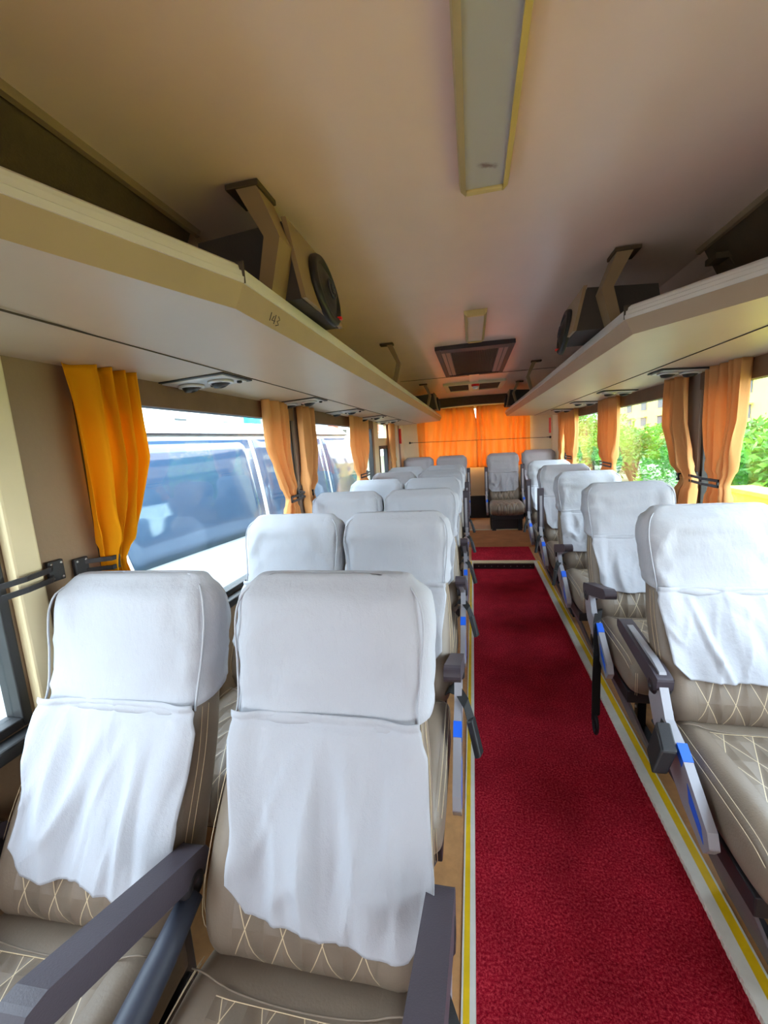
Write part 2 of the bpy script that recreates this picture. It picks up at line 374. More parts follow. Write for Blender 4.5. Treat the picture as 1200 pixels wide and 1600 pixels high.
# windows
def window(n, X, out, y0, y1, bars=()):
    m = MB(); w = 0.022; x0, x1 = sorted((X-out*0.006, X+out*0.045)); z0, z1 = ZS, ZT
    m.box(x0, x1, y0, y0+w, z0, z1); m.box(x0, x1, y1-w, y1, z0, z1); m.box(x0, x1, y0+w, y1-w, z0, z0+w); m.box(x0, x1, y0+w, y1-w, z1-w, z1)
    for b in bars: m.box(x0+0.008, x1-0.008, b-0.012, b+0.012, z0+w, z1-w)
    o = struct('window_%d' % n, m, M['frame_black'], bevel=0.003)
    g = MB(); xm = X+out*0.022; g.box(xm-0.0025, xm+0.0025, y0+w, y1-w, z0+w, z1-w); p = obj('window_glass', g, M['glass'], o)
    s = MB(); xa, xb = sorted((X+out*0.0, X-out*0.045)); s.box(xa, xb, y0-0.02, y1+0.02, z0-0.035, z0-0.002); obj('window_sill', s, M['frame_black'], o, bevel=0.006)
    return o
window(1, XL, -1, -0.15, 0.715)
window(2, XL, -1, 0.96, 2.36)
window(3, XL, -1, 2.57, 4.42)
window(4, XR, 1, 0.10, 2.40)
window(5, XR, 1, 2.58, 5.60, (4.0,))
# rear left door with an upper light and a tall glass
m = MB(); x0, x1 = XL-0.045, XL-0.005
ys = [4.52, 4.78, 5.20, 5.42]
m.box(x0, x1, 4.52, 4.76, -0.02, 1.80); m.box(x0, x1, 5.24, 5.42, -0.02, 1.80)
m.box(x0, x1, 4.76, 5.24, -0.02, 0.70); m.box(x0, x1, 4.76, 5.24, 1.45, 1.54); m.box(x0, x1, 4.76, 5.24, 1.70, 1.80)
d = struct('door_1', m, M['cream'])
m = MB(); m.box(x0-0.002, x1+0.004, 4.76, 4.80, 0.70, 1.45); m.box(x0-0.002, x1+0.004, 5.20, 5.24, 0.70, 1.45); m.box(x0-0.002, x1+0.004, 4.8, 5.2, 0.70, 0.74); m.box(x0-0.002, x1+0.004, 4.8, 5.2, 1.41, 1.45)
obj('door_window_frame', m, M['frame_black'], d)
m = MB(); m.box(x0+0.018, x0+0.022, 4.8, 5.2, 0.74, 1.41); m.box(x0+0.018, x0+0.022, 4.76, 5.24, 1.54, 1.70); obj('door_glass', m, M['glass'], d)
m = MB(); m.box(x1, x1+0.02, 4.66, 4.74, 1.03, 1.08); m.tube([(x1+0.03, 4.60, 1.03), (x1+0.03, 4.72, 1.07)], 0.007); obj('door_handle', m, M['steel'], d)

# ------------------------------------------------------------------ overhead racks
def rack(name, side, kink, path, label):
    """path: list of (x_edge, y) from front to back for the lip"""
    root = empty(name, (0.035+side*0.9, 3.0, 1.72), label, 'luggage rack', 'overhead luggage racks')
    ox, oy, oz = root.location
    XW = XL+0.001 if side < 0 else XR-0.001
    def pr(prof, mat, nm, par=root, **kw):
        m = MB(); rings = []
        for (x, y) in path: rings.append([(x + side*dx - ox, y-oy, z-oz) for dx, z in prof])
        m.loft(rings, 0, smooth=False); return obj(nm, m, mat, par, **kw)
    # shelf board: underside from lip to wall
    m = MB(); rings = []
    for (x, y) in path:
        xi = x + side*0.022
        rings.append([(xi-ox, y-oy, 1.742-oz), (XW-ox, y-oy, 1.712-oz), (XW-ox, y-oy, 1.737-oz), (xi-ox, y-oy, 1.765-oz)])
    m.loft(rings, 0, smooth=False); obj('shelf_board', m, M['rack'], root)
    pr([(0.022, 1.740), (0.0, 1.784), (0.008, 1.786), (0.030, 1.765)], M['rack_bevel'], 'lower_edge')
    e = pr([(-0.003, 1.784), (-0.004, 1.795), (-0.001, 1.797), (0.0, 1.807), (0.004, 1.809), (0.006, 1.817), (0.014, 1.823), (0.026, 1.820), (0.030, 1.792), (0.012, 1.784)], M['rack_edge'], 'front_lip')
    m = MB(); x, y = path[kink]
    m.box(*sorted((x-side*0.0048-ox, x+side*0.026-ox)), y-0.0012-oy, y+0.0012-oy, 1.784-oz, 1.8238-oz); obj('joint_gap', m, M['darkline'], e)
    # length-wise seam of the underside
    m = MB(); xs = 0.775 if side < 0 else 0.82
    X_ = side*xs; zc = 1.7235
    m.box(X_-0.0012-ox, X_+0.0012-ox, path[0][1]-oy, path[-1][1]-oy, zc-0.0005-oz, zc+0.003-oz); obj('underside_joint', m, M['darkline'], root)
    return root
rl = rack('luggage_rack', -1, 2, [(-0.95, -0.75), (-0.545, 0.45), (-0.425, 0.80), (-0.425, 3.0), (-0.42, 6.05)], 'long cream luggage rack along the left windows, its front corner cut back')
rr = rack('luggage_rack', 1, 2, [(1.08, 0.52), (0.655, 1.16), (0.455, 1.45), (0.455, 3.0), (0.44, 6.05)], 'long cream luggage rack over the single seats, along the wall with green bushes outside')
m = MB()   # three pen strokes on the rack edge
ink = pbr('ink', (60, 52, 60), 0.8)
def stroke(pts):
    m.tube([(-0.4245-(1.784-z)*0.5, y, z) for y, z in pts], 0.0011, 5)
stroke([(0.93, 1.768), (0.932, 1.752)]); stroke([(0.945, 1.764), (0.94, 1.755), (0.955, 1.756)]); stroke([(0.952, 1.768), (0.953, 1.750)]); stroke([(0.965, 1.768), (0.975, 1.763), (0.965, 1.758), (0.976, 1.753), (0.964, 1.749)])
o = obj('pen_mark', m, ink, rl); o.matrix_parent_inverse = Matrix.Translation(-rl.location)

# passenger service units (twin air vents) let into the rack undersides
def vent(i, side, x0, x1, y, label, L=0.19):
    zc = lambda x: lerp(1.742, 1.712, (abs(x)-0.42)/0.65)
    xm = (x0+x1)/2; root = empty('air_vent_panel', (xm, y, zc(xm)-0.005), label, 'air vent', 'twin air vent panels under the %s rack' % ('left' if side < 0 else 'right'))
    tilt = math.atan(-0.03/0.65)*(1 if side > 0 else -1); root.rotation_euler = (0, -tilt*1, 0)
    w = (x1-x0)/2
    m = MB(); m.box(-w, w, -L/2, L/2, 0.0, 0.006); obj('surround', m, M['black'], root, bevel=0.003)
    m = MB(); m.box(-w+0.014, w-0.014, -L/2+0.016, L/2-0.016, -0.003, 0.004); p = obj('face_plate', m, M['silver_vent'], root, bevel=0.003)
    for sx_ in (-1, 1):
        m = MB(); m.lathe((sx_*w*0.45, 0, -0.004), (0,0,-1), [(0.044, 0), (0.044, 0.006), (0.036, 0.009), (0.034, 0.002)], 24)
        n_ = obj('nozzle_ring', m, M['silver_vent'], root)
        m = MB(); m.lathe((sx_*w*0.45, 0, -0.004), (0.25,0.1,-1), [(0.033, 0), (0.029, 0.014), (0.014, 0.020), (0.004, 0.012)], 20); obj('nozzle', m, M['black'], n_)
    for q_ in (0, w*.82):
        m = MB(); m.lathe((q_, L*0.22, -0.003), (0,0,-1), [(0.009, 0), (0.009, 0.006), (0.004, 0.008)], 14); obj('switch', m, M['black'], root)
ords = ['first', 'second', 'third', 'fourth', 'fifth', 'sixth', 'seventh']
for i in range(5):
    vent(i, -1, -1.045, -0.785, 1.375+0.83*i, '%s twin air vent from the viewer under the left rack%s' % (ords[i], ', by the mustard curtain' if i == 0 else ''))
for i, y in enumerate((2.29, 3.17, 4.02, 4.95)):
    vent(i, 1, 0.85, 1.06, y, '%s twin air vent from the viewer under the right rack%s' % (ords[i], ', beside the tan curtain pair' if i == 0 else ''), 0.17)

# rack brackets up to the ceiling
def bracket(side, y, w, label, big=False, lx=None):
    x = -0.448 if side < 0 else 0.478; s_ = side
    root = empty('rack_bracket', (x, y, 1.813), label, 'bracket', 'brackets between racks and ceiling')
    d_ = 0.035 if big else 0.022
    P = [(s_*0.0, 0.0), (-s_*0.035, 0.125), (s_*0.015, 0.248), (s_*(0.015+d_*1.5), 0.248), (-s_*0.035+s_*d_*1.1, 0.130), (s_*d_*1.0, 0.0)]
    if s_ > 0: P = P[::-1]
    m = MB(); m.prism([(px, -w/2, pz) for px, pz in P], (0, w, 0)); obj('strap', m, M['tan'], root, bevel=0.003)
    m = MB(); m.box(*sorted((s_*0.004, s_*0.085)), -w/2-0.004, w/2+0.004, 0.236, 0.2485)
    obj('ceiling_foot', m, M['brown'], root, bevel=0.002)
    return root
bracket(-1, 1.01, 0.085, 'wide tan bracket from left rack to ceiling beside the large round speaker', True)
bracket(1, 1.70, 0.085, 'wide brown bracket from right rack to ceiling in front of the speaker box', True)
bracket(-1, 2.62, 0.035, 'narrow tan bracket standing on left rack behind the large round speaker')
bracket(1, 3.75, 0.035, 'narrow tan bracket standing on right rack behind the speaker box')
bracket(-1, 4.55, 0.035, 'small tan bracket on left rack next to the rear speaker')
bracket(1, 5.0, 0.035, 'small tan bracket on right rack next to the rear speaker')
m = MB(); m.prism([(0.82, 1.66, 1.985), (0.85, 1.66, 2.01), (0.92, 1.66, 1.90), (0.90, 1.66, 1.87)], (0, 0.06, 0))
m.box(0.78, 0.86, 1.655, 1.725, 1.985, 2.005)
tag(obj('duct_clamp', m, M['brown'], None, bevel=0.003), 'small dark clamp at the end of the right ceiling duct', 'clamp')
m = MB(); m.prism([(-0.76, 1.00, 1.90), (-0.79, 1.00, 1.93), (-0.70, 1.00, 1.99), (-0.68, 1.00, 1.96)], (0, 0.06, 0))
tag(obj('duct_clamp', m, M['brown'], None, bevel=0.003), 'small dark clamp at the end of the left ceiling duct', 'clamp')

# speakers
def speaker(side, yc, xf, label, size=0.095, dz=0.0, dy=0.17):
    root = empty('speaker_box', (xf+side*0.13, yc, 1.80+dz), label, 'speaker', 'speaker boxes on the racks')
    s_ = side; z0 = 0.026-dz
    # box with a leaning baffle
    P = [(-s_*0.135, z0), (-s_*0.10, 0.205), (s_*0.13, 0.19), (s_*0.15, z0)]
    if s_ < 0: P = P[::-1]
    m = MB(); m.prism([(px, -dy, pz) for px, pz in P], (0, 2*dy*0.85, 0)); obj('cabinet', m, M['box_dark'], root, bevel=0.004)
    B = [(-s_*0.148, z0), (-s_*0.113, 0.212), (-s_*0.101, 0.212), (-s_*0.136, z0)]
    if s_ < 0: B = B[::-1]
    m = MB(); m.prism([(px, -dy-0.006, pz) for px, pz in B], (0, 2*dy*0.85+0.012, 0)); obj('baffle', m, M['tan'], root, bevel=0.002)
    ax = Vector((-s_*1, -0.0, -0.0) ) ; nrm = Vector((-s_*0.99, 0, 0.16)).normalized()
    c = Vector((-s_*0.131, 0.0, 0.095)) + nrm*0.004; g = MB()
    r = size
    g.lathe(c, nrm, [(r, 0), (r*1.0, 0.010), (r*0.93, 0.018), (r*0.80, 0.019), (r*0.78, 0.010), (r*0.45, 0.022), (r*0.30, 0.024)], 40)
    gr = obj('speaker_grille', g, M['black'], root)
    e = MB(); a = nrm.orthogonal().normalized(); b = nrm.cross(a)
    ring = [c + nrm*0.027 + (a*math.cos(t)+b*math.sin(t))*r*0.27 for t in [2*math.pi*k/28 for k in range(29)]]
    e.tube(ring, 0.0022, 6); e.lathe(c+nrm*0.022, nrm, [(r*0.28, 0), (r*0.27, 0.004), (0.002, 0.005)], 24, 1)
    up_ = Vector((0,0,1)); up_ = (up_-nrm*up_.dot(nrm)).normalized(); sd = Vector((0,1,0))
    S_ = [(0.6, 0.55), (0.0, 0.72), (-0.5, 0.45), (-0.2, 0.05), (0.3, -0.1), (0.5, -0.45), (0.0, -0.72), (-0.6, -0.5)]
    e.tube([c+nrm*0.029 + sd*(u_*r*0.19) + up_*(v_*r*0.19) for u_, v_ in S_], 0.0024, 6)
    obj('round_emblem', e, [M['arm'], M['black']], gr)
    e = MB(); e.box(-0.006, 0.006, -0.006, 0.006, -0.004, 0.004)
    o = obj('warning_dot', e, M['red'], gr); o.location = c + nrm*0.02 + sd*r*0.42 - up_*r*0.72
    return root
speaker(-1, 1.21, -0.405, 'large round black speaker on left rack beside the wide tan bracket')
speaker(1, 1.90, 0.385, 'speaker box on right rack behind the wide brown bracket', 0.085, -.035)
speaker(-1, 5.15, -0.40, 'small far speaker box on left rack near the orange rear curtains', 0.08)
speaker(1, 5.45, 0.42, 'small far speaker box on right rack near the orange rear curtains', 0.08)

# ------------------------------------------------------------------ ceiling fittings
def ceiling_lamp(x0, x1, y0, y1, label, stain=False):
    cx, cy_ = (x0+x1)/2, (y0+y1)/2; w, l = (x1-x0)/2, (y1-y0)/2; z = 0.0
    root = empty('ceiling_lamp', (cx, cy_, ZC+0.012), label, 'ceiling light', 'unlit ceiling lights')
    b = 0.016; h = 0.030
    m = MB()
    for sx_ in (-1, 1):
        m.hexa([(sx_*w, -l, z), (sx_*(w-b), -l, z), (sx_*(w-b), l, z), (sx_*w, l, z), (sx_*(w-0.004), -l, -h*0.6), (sx_*(w-b), -l, -h), (sx_*(w-b), l, -h), (sx_*(w-0.004), l, -h*0.6)] if sx_ < 0 else
               [(w-b, -l, z), (w, -l, z), (w, l, z), (w-b, l, z), (w-b, -l, -h), (w-0.004, -l, -h*0.6), (w-0.004, l, -h*0.6), (w-b, l, -h)])
    obj('side_rail', m, M['lamp_frame'], root)
    m = MB()
    for sy_ in (-1, 1): m.box(-w+b, w-b, min(sy_*l, sy_*(l-0.018)), max(sy_*l, sy_*(l-0.018)), -h, z)
    obj('end_cap', m, M['lamp_frame'], root, bevel=0.003)
    m = MB(); m.box(-w+b, w-b, -l+0.018, l-0.018, -h+0.006, -0.002); dfs = obj('diffuser', m, M['diffuser'], root)
    return root
ceiling_lamp(-0.016, 0.102, -0.35, 1.155, 'long narrow grey lamp with cream frame, nearest on the ceiling')
ceiling_lamp(-0.026, 0.086, 2.185, 2.77, 'short grey lamp with cream frame in front of the dark ceiling grille')
# stain on the near diffuser: a dirt material of its own shape
st = N('lamp_diffuser_dirty'); t_ = st.n('ShaderNodeTexCoord'); mp = st.n('ShaderNodeMapping'); st.l(t_.outputs['Object'], mp.inputs[0])
mp.inputs['Location'].default_value = (-0.006, -0.655, 0.024); mp.inputs['Scale'].default_value = (1, 1, 1)
s3 = st.n('ShaderNodeSeparateXYZ'); st.l(mp.outputs[0], s3.inputs[0])
vx = st.math('MULTIPLY', s3.outputs['X'], 20); vy = st.math('MULTIPLY', st.math('ADD', s3.outputs['Y'], st.math('MULTIPLY', s3.outputs['X'], -0.35)), 44)
dd = st.math('SQRT', st.math('ADD', st.math('MULTIPLY', vx, vx), st.math('MULTIPLY', vy, vy)))
dd = st.math('ADD', dd, st.math('MULTIPLY', st.noise(60, 4), 0.8))
st.l(st.ramp(dd, [(0.55, lin((120, 98, 92))), (0.95, lin((178, 172, 166)))]), st.b.inputs['Base Color']); st.b.inputs['Roughness'].default_value = 0.35
for o in bpy.data.objects:
    if o.name == 'diffuser': o.data.materials[0] = st.m
# dark return air grille
root = empty('air_conditioner_grille', (0.027, 3.485, ZC+0.012), 'dark maroon framed return air grille in the middle of the ceiling', 'air conditioner grille')
w, l = 0.255, 0.595; m = MB()
m.box(-w, -w+0.035, -l, l, -0.03, 0); m.box(w-0.035, w, -l, l, -0.03, 0); m.box(-w+0.035, w-0.035, -l, -l+0.11, -0.03, 0); m.box(-w+0.035, w-0.035, l-0.03, l, -0.03, 0)
obj('frame', m, M['maroon'], root, bevel=0.004)
for sx_ in (-1, 1):
    m = MB(); m.box(min(sx_*(w-0.035), sx_*(w-0.095)), max(sx_*(w-0.035), sx_*(w-0.095)), -l+0.11, l-0.03, -0.024, 0); m.box(sx_*(w-0.062)-0.003, sx_*(w-0.062)+0.003, -l+0.12, l-0.04, -0.0255, -0.02, 1)
    obj('side_panel', m, [M['grille_side'], M['maroon']], root)
m = MB(); m.box(-w+0.095, w-0.095, -l+0.11, l-0.03, -0.010, 0, 1)
for i in range(27):
    x = lerp(-w+0.100, w-0.100, i/26); m.box(x-0.0022, x+0.0022, -l+0.11, l-0.03, -0.022, -0.010)
obj('louvre_panel', m, [M['grille'], M['box_dark']], root)
# second cream vent with the small red and white lamp
root = empty('ceiling_vent', (0.03, 5.08, ZC+0.012), 'cream ceiling vent with two dark slots near the rear curtains', 'ceiling vent')
m = MB(); w, l = 0.33, 0.36
m.box(-w, w, -l, -l+0.06, -0.03, 0); m.box(-w, w, l-0.06, l, -0.03, 0); m.box(-w, -w+0.05, -l+0.06, l-0.06, -0.03, 0); m.box(w-0.05, w, -l+0.06, l-0.06, -0.03, 0); m.box(-0.06, 0.06, -l+0.06, l-0.06, -0.03, 0)
obj('frame', m, M['cream'], root, bevel=0.006)
for sx_ in (-1, 1):
    m = MB(); a_, b_ = sorted((sx_*0.06, sx_*(w-0.05))); m.box(a_, b_, -l+0.06, l-0.06, -0.008, 0, 1)
    for i in range(9):
        y = lerp(-l+0.08, l-0.08, i/8); m.box(a_, b_, y-0.006, y+0.006, -0.020, -0.012)
    obj('vent_slot', m, [M['grille'], M['box_dark']], root)
root = empty('dome_lamp', (0.045, 4.78, ZC-0.018), 'tiny red topped white round lamp on the rear ceiling vent', 'lamp')
m = MB(); m.lathe((0, 0, 0), (0,0,-1), [(0.042, 0), (0.042, 0.02), (0.030, 0.024)], 24); obj('base', m, M['red'], root)
m = MB(); m.lathe((0, 0, -0.02), (0,0,-1), [(0.034, 0), (0.032, 0.02), (0.016, 0.032), (0.002, 0.034)], 24); obj('bulb_cover', m, M['white'], root)
m = MB(); m.box(-0.015, 0.075, 4.09, 4.71, ZC-0.004, ZC+0.012)
struct('trim_cable_cover', m, M['ceiling'], bevel=0.003)

# ------------------------------------------------------------------ seats
BZ = [.47, .50, .56, .66, .78, .88, .96, 1.03, 1.075, 1.105, 1.120]
BY = [.035, .012, .0, .048, .128, .185, .212, .228, .240, .258, .290]
BT = [.10, .135, .155, .15, .135, .125, .122, .120, .105, .075, .030]
BW = [.180, .200, .213, .215, .208, .196, .202, .208, .205, .192, .165]
def back_sec(z): return interp(BZ, BY, z), interp(BZ, BT, z), interp(BZ, BW, z)
def sup(c, n): return math.copysign(abs(c)**(2/n), c)
def back_ring(z, off=0.0, n=48):
    yf, t, w = back_sec(z); t2 = t/2+off; w2 = w+off; yc = yf + t/2; R = []
    for k in range(n):
        q = 2*math.pi*k/n; c, s_ = math.cos(q), math.sin(q)
        x = w2*sup(c, 4.2); y = t2*sup(s_, 3.0)
        if y < 0:
            bol = 0.014*math.exp(-((abs(x)-0.172)/0.035)**2) * (1 if z < .86 else .5)
            y -= bol*min(1, -y/t2*1.2)
        R.append((x, yc+y, z))
    return R
CACHE = {}
def cached(key, fn):
    if key not in CACHE: CACHE[key] = fn()
    return CACHE[key]
def back_mesh():
    m = MB(); zs = [lerp(.47, 1.120, k/46) for k in range(47)]; m.loft([back_ring(z) for z in zs], 0)
    for sx_ in (-1, 1):                       # double line of side stitching
        for o_ in (0.010, 0.024):
            m.tube([(sx_*(back_sec(z)[2]+0.001-(0.006 if o_ < 0.02 else 0.0)), back_sec(z)[0]+o_+0.016, z) for z in [lerp(.52, .86, k/16) for k in range(17)]], 0.0008, 5, 1)
    return m.mesh('backrest', [M['leather_back'], M['thread']])
def cush_sec(y):
    """y from +.04 (rear) to -.46 (front): top z, bottom z, half width"""
    return (interp([-.47, -.455, -.43, -.38, -.25, -.10, -.02, .04], [.455, .490, .512, .528, .530, .524, .520, .500], y),
            interp([-.47, -.455, -.40, -.25, .04], [.425, .395, .372, .370, .372], y),
            interp([-.47, -.45, -.42, -.30, .04], [.186, .202, .208, .210, .202], y))
def cushion_mesh():
    m = MB(); rings = []
    for k in range(41):
        y = lerp(-.47, .04, k/40); zt, zb, w = cush_sec(y); zc_, h = (zt+zb)/2, (zt-zb)/2; R = []
        for j in range(48):
            q = 2*math.pi*j/48; c, s_ = math.cos(q), math.sin(q); x = w*sup(c, 5); z = h*sup(s_, 4)
            if z > 0: z += 0.012*math.exp(-((abs(x)-0.168)/0.032)**2)*z/h
            R.append((x, y, zc_+z))
        rings.append(R[::-1])
    m.loft(rings, 0)
    def topz(x, y):
        zt, zb, w = cush_sec(y); return zt + 0.012*math.exp(-((abs(x)-0.168)/0.032)**2)
    m.tube([(x, -0.050-0.02*(x/0.2)**2*-1, topz(x, -0.05)+0.0002) for x in [lerp(-.192, .192, k/20) for k in range(21)]], 0.0016, 6, 0)
    m.tube([(x, -0.056, topz(x, -0.056)+0.001) for x in [lerp(-.13, .13, k/12) for k in range(13)]], 0.0008, 5, 1)
    for sx_ in (-1, 1):
        for dx in (0.0, 0.010):
            m.tube([(sx_*(cush_sec(y)[2]-0.010+dx*0.9), y, cush_sec(y)[0]-0.006-dx*1.8) for y in [lerp(-.43, 0.0, k/24) for k in range(25)]], 0.0008, 5, 1)
            m.tube([(sx_*(cush_sec(-.45)[2]-0.012+dx*0.5), -0.462-0.004+dx*0.4, z) for z in [lerp(.40, .49, k/6) for k in range(7)]], 0.0008, 5, 1)
    return m.mesh('seat_cushion', [M['leather_seat'], M['thread']])
def rotx(p, a, c):
    y, z = p[1]-c[0], p[2]-c[1]; return (p[0], c[0]+y*math.cos(a)-z*math.sin(a), c[1]+y*math.sin(a)+z*math.cos(a))
def arm_parts(side, ang, xa, style='pad'):
    """armrest hinged beside the backrest; ang raises the tip"""
    hc = (0.03, .645); s_ = side
    def A(): 
        m = MB(); w = .023; prof = [(0.045, -.022), (0.045, .016), (0.03, .030), (-.29, .030), (-.315, .022), (-.322, .002), (-.312, -.012), (-.27, -.016), (0.0, -.024)]
        pts = [rotx((xa-w, hc[0]+y, hc[1]+z), -ang, hc) for y, z in prof]
        m.prism(pts[::-1], (2*w, 0, 0)); return m.mesh('armrest', M['arm'])
    def B():
        m = MB(); w = .010; prof = [(0.02, -.03), (0.03, -.012), (-.25, -.008), (-.26, -.018), (-.04, -.036)]
        pts = [rotx((xa-w, hc[0]+y, hc[1]+z), -ang, hc) for y, z in prof]
        m.prism(pts[::-1], (2*w, 0, 0)); return m.mesh('armrest_arm', M['silver'])
    def Cc():
        m = MB(); m.lathe((xa+s_*-0.028, hc[0], hc[1]-0.028), (s_, 0, 0), [(0.026, 0), (0.028, 0.004), (0.028, 0.046), (0.022, 0.052), (0.010, 0.052), (0.008, 0.048)], 24); return m.mesh('armrest_hinge', M['steel'])
    return A, B, Cc
def side_panel_mesh(xs):
    m = MB(); w = .012
    P = [(.055, .640), (.060, .560), (.02, .500), (-.18, .395), (-.290, .360), (-.315, .395), (-.300, .430), (-.17, .520), (-.06, .560), (-.01, .640)]
    m.prism([(xs-w, y, z) for y, z in P], (2*w, 0, 0)); return m.mesh('side_panel', M['silver'])
def sticker_mesh(xs, side):
    m = MB(); w = .0128
    m.prism([(xs-w, y, z) for y, z in [(-.135, .5435), (-.175, .5185), (-.167, .495), (-.127, .520)]], (2*w, 0, 0))
    return m.mesh('blue_sticker', M['blue'])
def logo_mesh(xs, side):
    m = MB(); x = xs+side*0.0128
    m.prism([(x-0.0005, y, z) for y, z in [(-.20, .475), (-.275, .420), (-.290, .385), (-.215, .430)]], (0.001, 0, 0)); return m.mesh('blue_stripe', M['blue'])
def seat(loc, hw, label, group, ang=math.radians(20), inner=True, belt='drape', legh=0.0, wall_arm=False, yaw=0.0, shroud=False, panel=True):
    """hw: side (+1/-1) of the aisle fittings, 0 for none.  Faces -Y."""
    r = empty('passenger_seat', loc, label, 'seat', group); r.rotation_euler.z = yaw
    def P(nm, key, fn, par=r, bevel=0):
        return put(nm, cached(key, fn), par, bevel=bevel)
    P('backrest', 'back', back_mesh); P('seat_cushion', 'cush', cushion_mesh)
    def fr():
        m = MB(); m.box(-.200, .200, -.40, .05, .325, .378); m.box(-.19, -.16, .03, .075, .33, .60); m.box(.16, .19, .03, .075, .33, .60); return m.mesh('seat_frame', M['steel'])
    P('seat_frame', 'frame', fr, bevel=.004)
    for k, (lx) in enumerate((-.03, .06)) if legh == 0 else enumerate((-.16, .16)):
        def lg():
            m = MB(); zb = legh; m.box(lx-.018, lx+.018, -.09, -.05, zb, .33); m.box(lx-.018, lx+.018, -.34, -.30, zb, .33)
            m.box(lx-.025, lx+.025, -.36, -.03, zb, zb+.012); m.lathe((lx, -.045, zb+.012), (0,0,1), [(.009, 0), (.009, .008), (.002, .010)], 8, 1)
            for zz in (.10, .20):
                if zz > zb: m.lathe((lx-.018, -.07, zz), (-1,0,0), [(.007, 0), (.006, .004)], 10, 1)
            return m.mesh('leg', [M['steel'], M['bolt']])
        P('leg', 'leg%d%.2f' % (k, legh), lg)
    if legh > 0:
        def eb():
            m = MB(); m.box(-.195, .195, -.30, .10, legh+.002, .330); return m.mesh('seat_box', M['black'])  # added black block imitating the dark shade under the cushion
        P('seat_box', 'eb%.2f' % legh, eb, bevel=.006)
    if legh == 0:
        def lp():
            m = MB(); m.hexa([(-.065, -.345, .012), (-.055, -.345, .012), (-.055, -.05, .012), (-.065, -.05, .012), (-.195, -.38, .325), (-.185, -.38, .325), (-.185, .02, .325), (-.195, .02, .325)]) if hw <= 0 else \
                m.hexa([(.055, -.345, .012), (.065, -.345, .012), (.065, -.05, .012), (.055, -.05, .012), (.185, -.38, .325), (.195, -.38, .325), (.195, .02, .325), (.185, .02, .325)])
            return m.mesh('leg_plate', M['legplate'])
        P('leg_plate', 'lp%d' % hw, lp, bevel=.003)
    sides = ([hw] if hw else []) + ([-hw] if (wall_arm and hw) else [])
    if not inner: sides = []
    for s_ in sides:
        xa = s_*.233
        A, B, Cc = arm_parts(s_, ang, xa)
        k_ = '%d_%.2f' % (s_, ang)
        a = P('armrest', 'A'+k_, A, bevel=.009); P('armrest_arm', 'B'+k_, B, a, bevel=.003); P('armrest_hinge', 'C'+k_, Cc, a)
        if not panel: continue
        sp_ = P('side_panel', 'sp%d' % s_, lambda: side_panel_mesh(s_*.236), bevel=.004)
        if s_ == hw:
            P('blue_sticker', 'st%d' % s_, lambda: sticker_mesh(s_*.236, s_), sp_); P('blue_stripe', 'lg%d' % s_, lambda: logo_mesh(s_*.236, s_), sp_)
    if shroud:
        def sh():
            m = MB(); m.tube([(-s2*.226, .03, .60), (-s2*.226, -.05, .575), (-s2*.228, -.18, .540), (-s2*.232, -.32, .50), (-s2*.232, -.40, .47)], [.020, .024, .026, .026, .018], 16); return m.mesh('side_shroud', M['arm_blue'])
        s2 = hw; P('side_shroud', 'sh%d' % hw, sh)
    if belt and hw:
        s_ = hw
        if belt == 'drape':
            def bl():
                m = MB(); m.ribbon([(s_*.196, .020, .545), (s_*.214, -.005, .572), (s_*.236, -.030, .580), (s_*.262, -.075, .565), (s_*.282, -.125, .525)], (0.35*s_, .9, .35), .040, .003); return m.mesh('belt_strap', M['belt'])
            def bk():
                m = MB(); a_ = Vector((s_*.276, -.110, .538)); b_ = Vector((s_*.300, -.175, .462)); m.ribbon([a_, lerp(a_, b_, .5), b_], (0.2, .8, -.2), .044, .020); return m.mesh('belt_buckle', M['black'])
        elif belt == 'hang':
            def bl():
                m = MB(); m.ribbon([(s_*.196, .020, .545), (s_*.216, -.05, .560), (s_*.240, -.12, .545), (s_*.258, -.20, .42), (s_*.262, -.205, .30), (s_*.262, -.205, .12)], (.75, .6, 0.1), .055, .003)
                return m.mesh('belt_strap', M['belt'])
            def bk():
                m = MB(); c_ = Vector((s_*.262, -.205, .085)); m.tube([c_+Vector((0, math.cos(t)*.030, math.sin(t)*.042)) for t in [2*math.pi*k/20 for k in range(21)]], .008, 8); return m.mesh('belt_buckle', M['black'])
        else:
            def bl():
                m = MB(); m.ribbon([(s_*.20, .02, .548), (s_*.222, -.02, .560), (s_*.246, -.05, .548), (s_*.262, -.075, .52)], (0.1, 1, .2), .044, .003); return m.mesh('belt_strap', M['belt'])
            def bk():
                m = MB(); m.hexa([(s_*.300-.02, -.165, .465), (s_*.300+.02, -.165, .465), (s_*.285+.02, -.085, .475), (s_*.285-.02, -.085, .475), (s_*.272-.02, -.155, .53), (s_*.272+.02, -.155, .53), (s_*.258+.02, -.07, .56), (s_*.258-.02, -.07, .56)]); return m.mesh('belt_buckle', M['black'])
        b_ = P('seat_belt', 'bl%d%s' % (hw, belt), bl); P('belt_buckle', 'bk%d%s' % (hw, belt), bk, b_, bevel=.005)
    return r

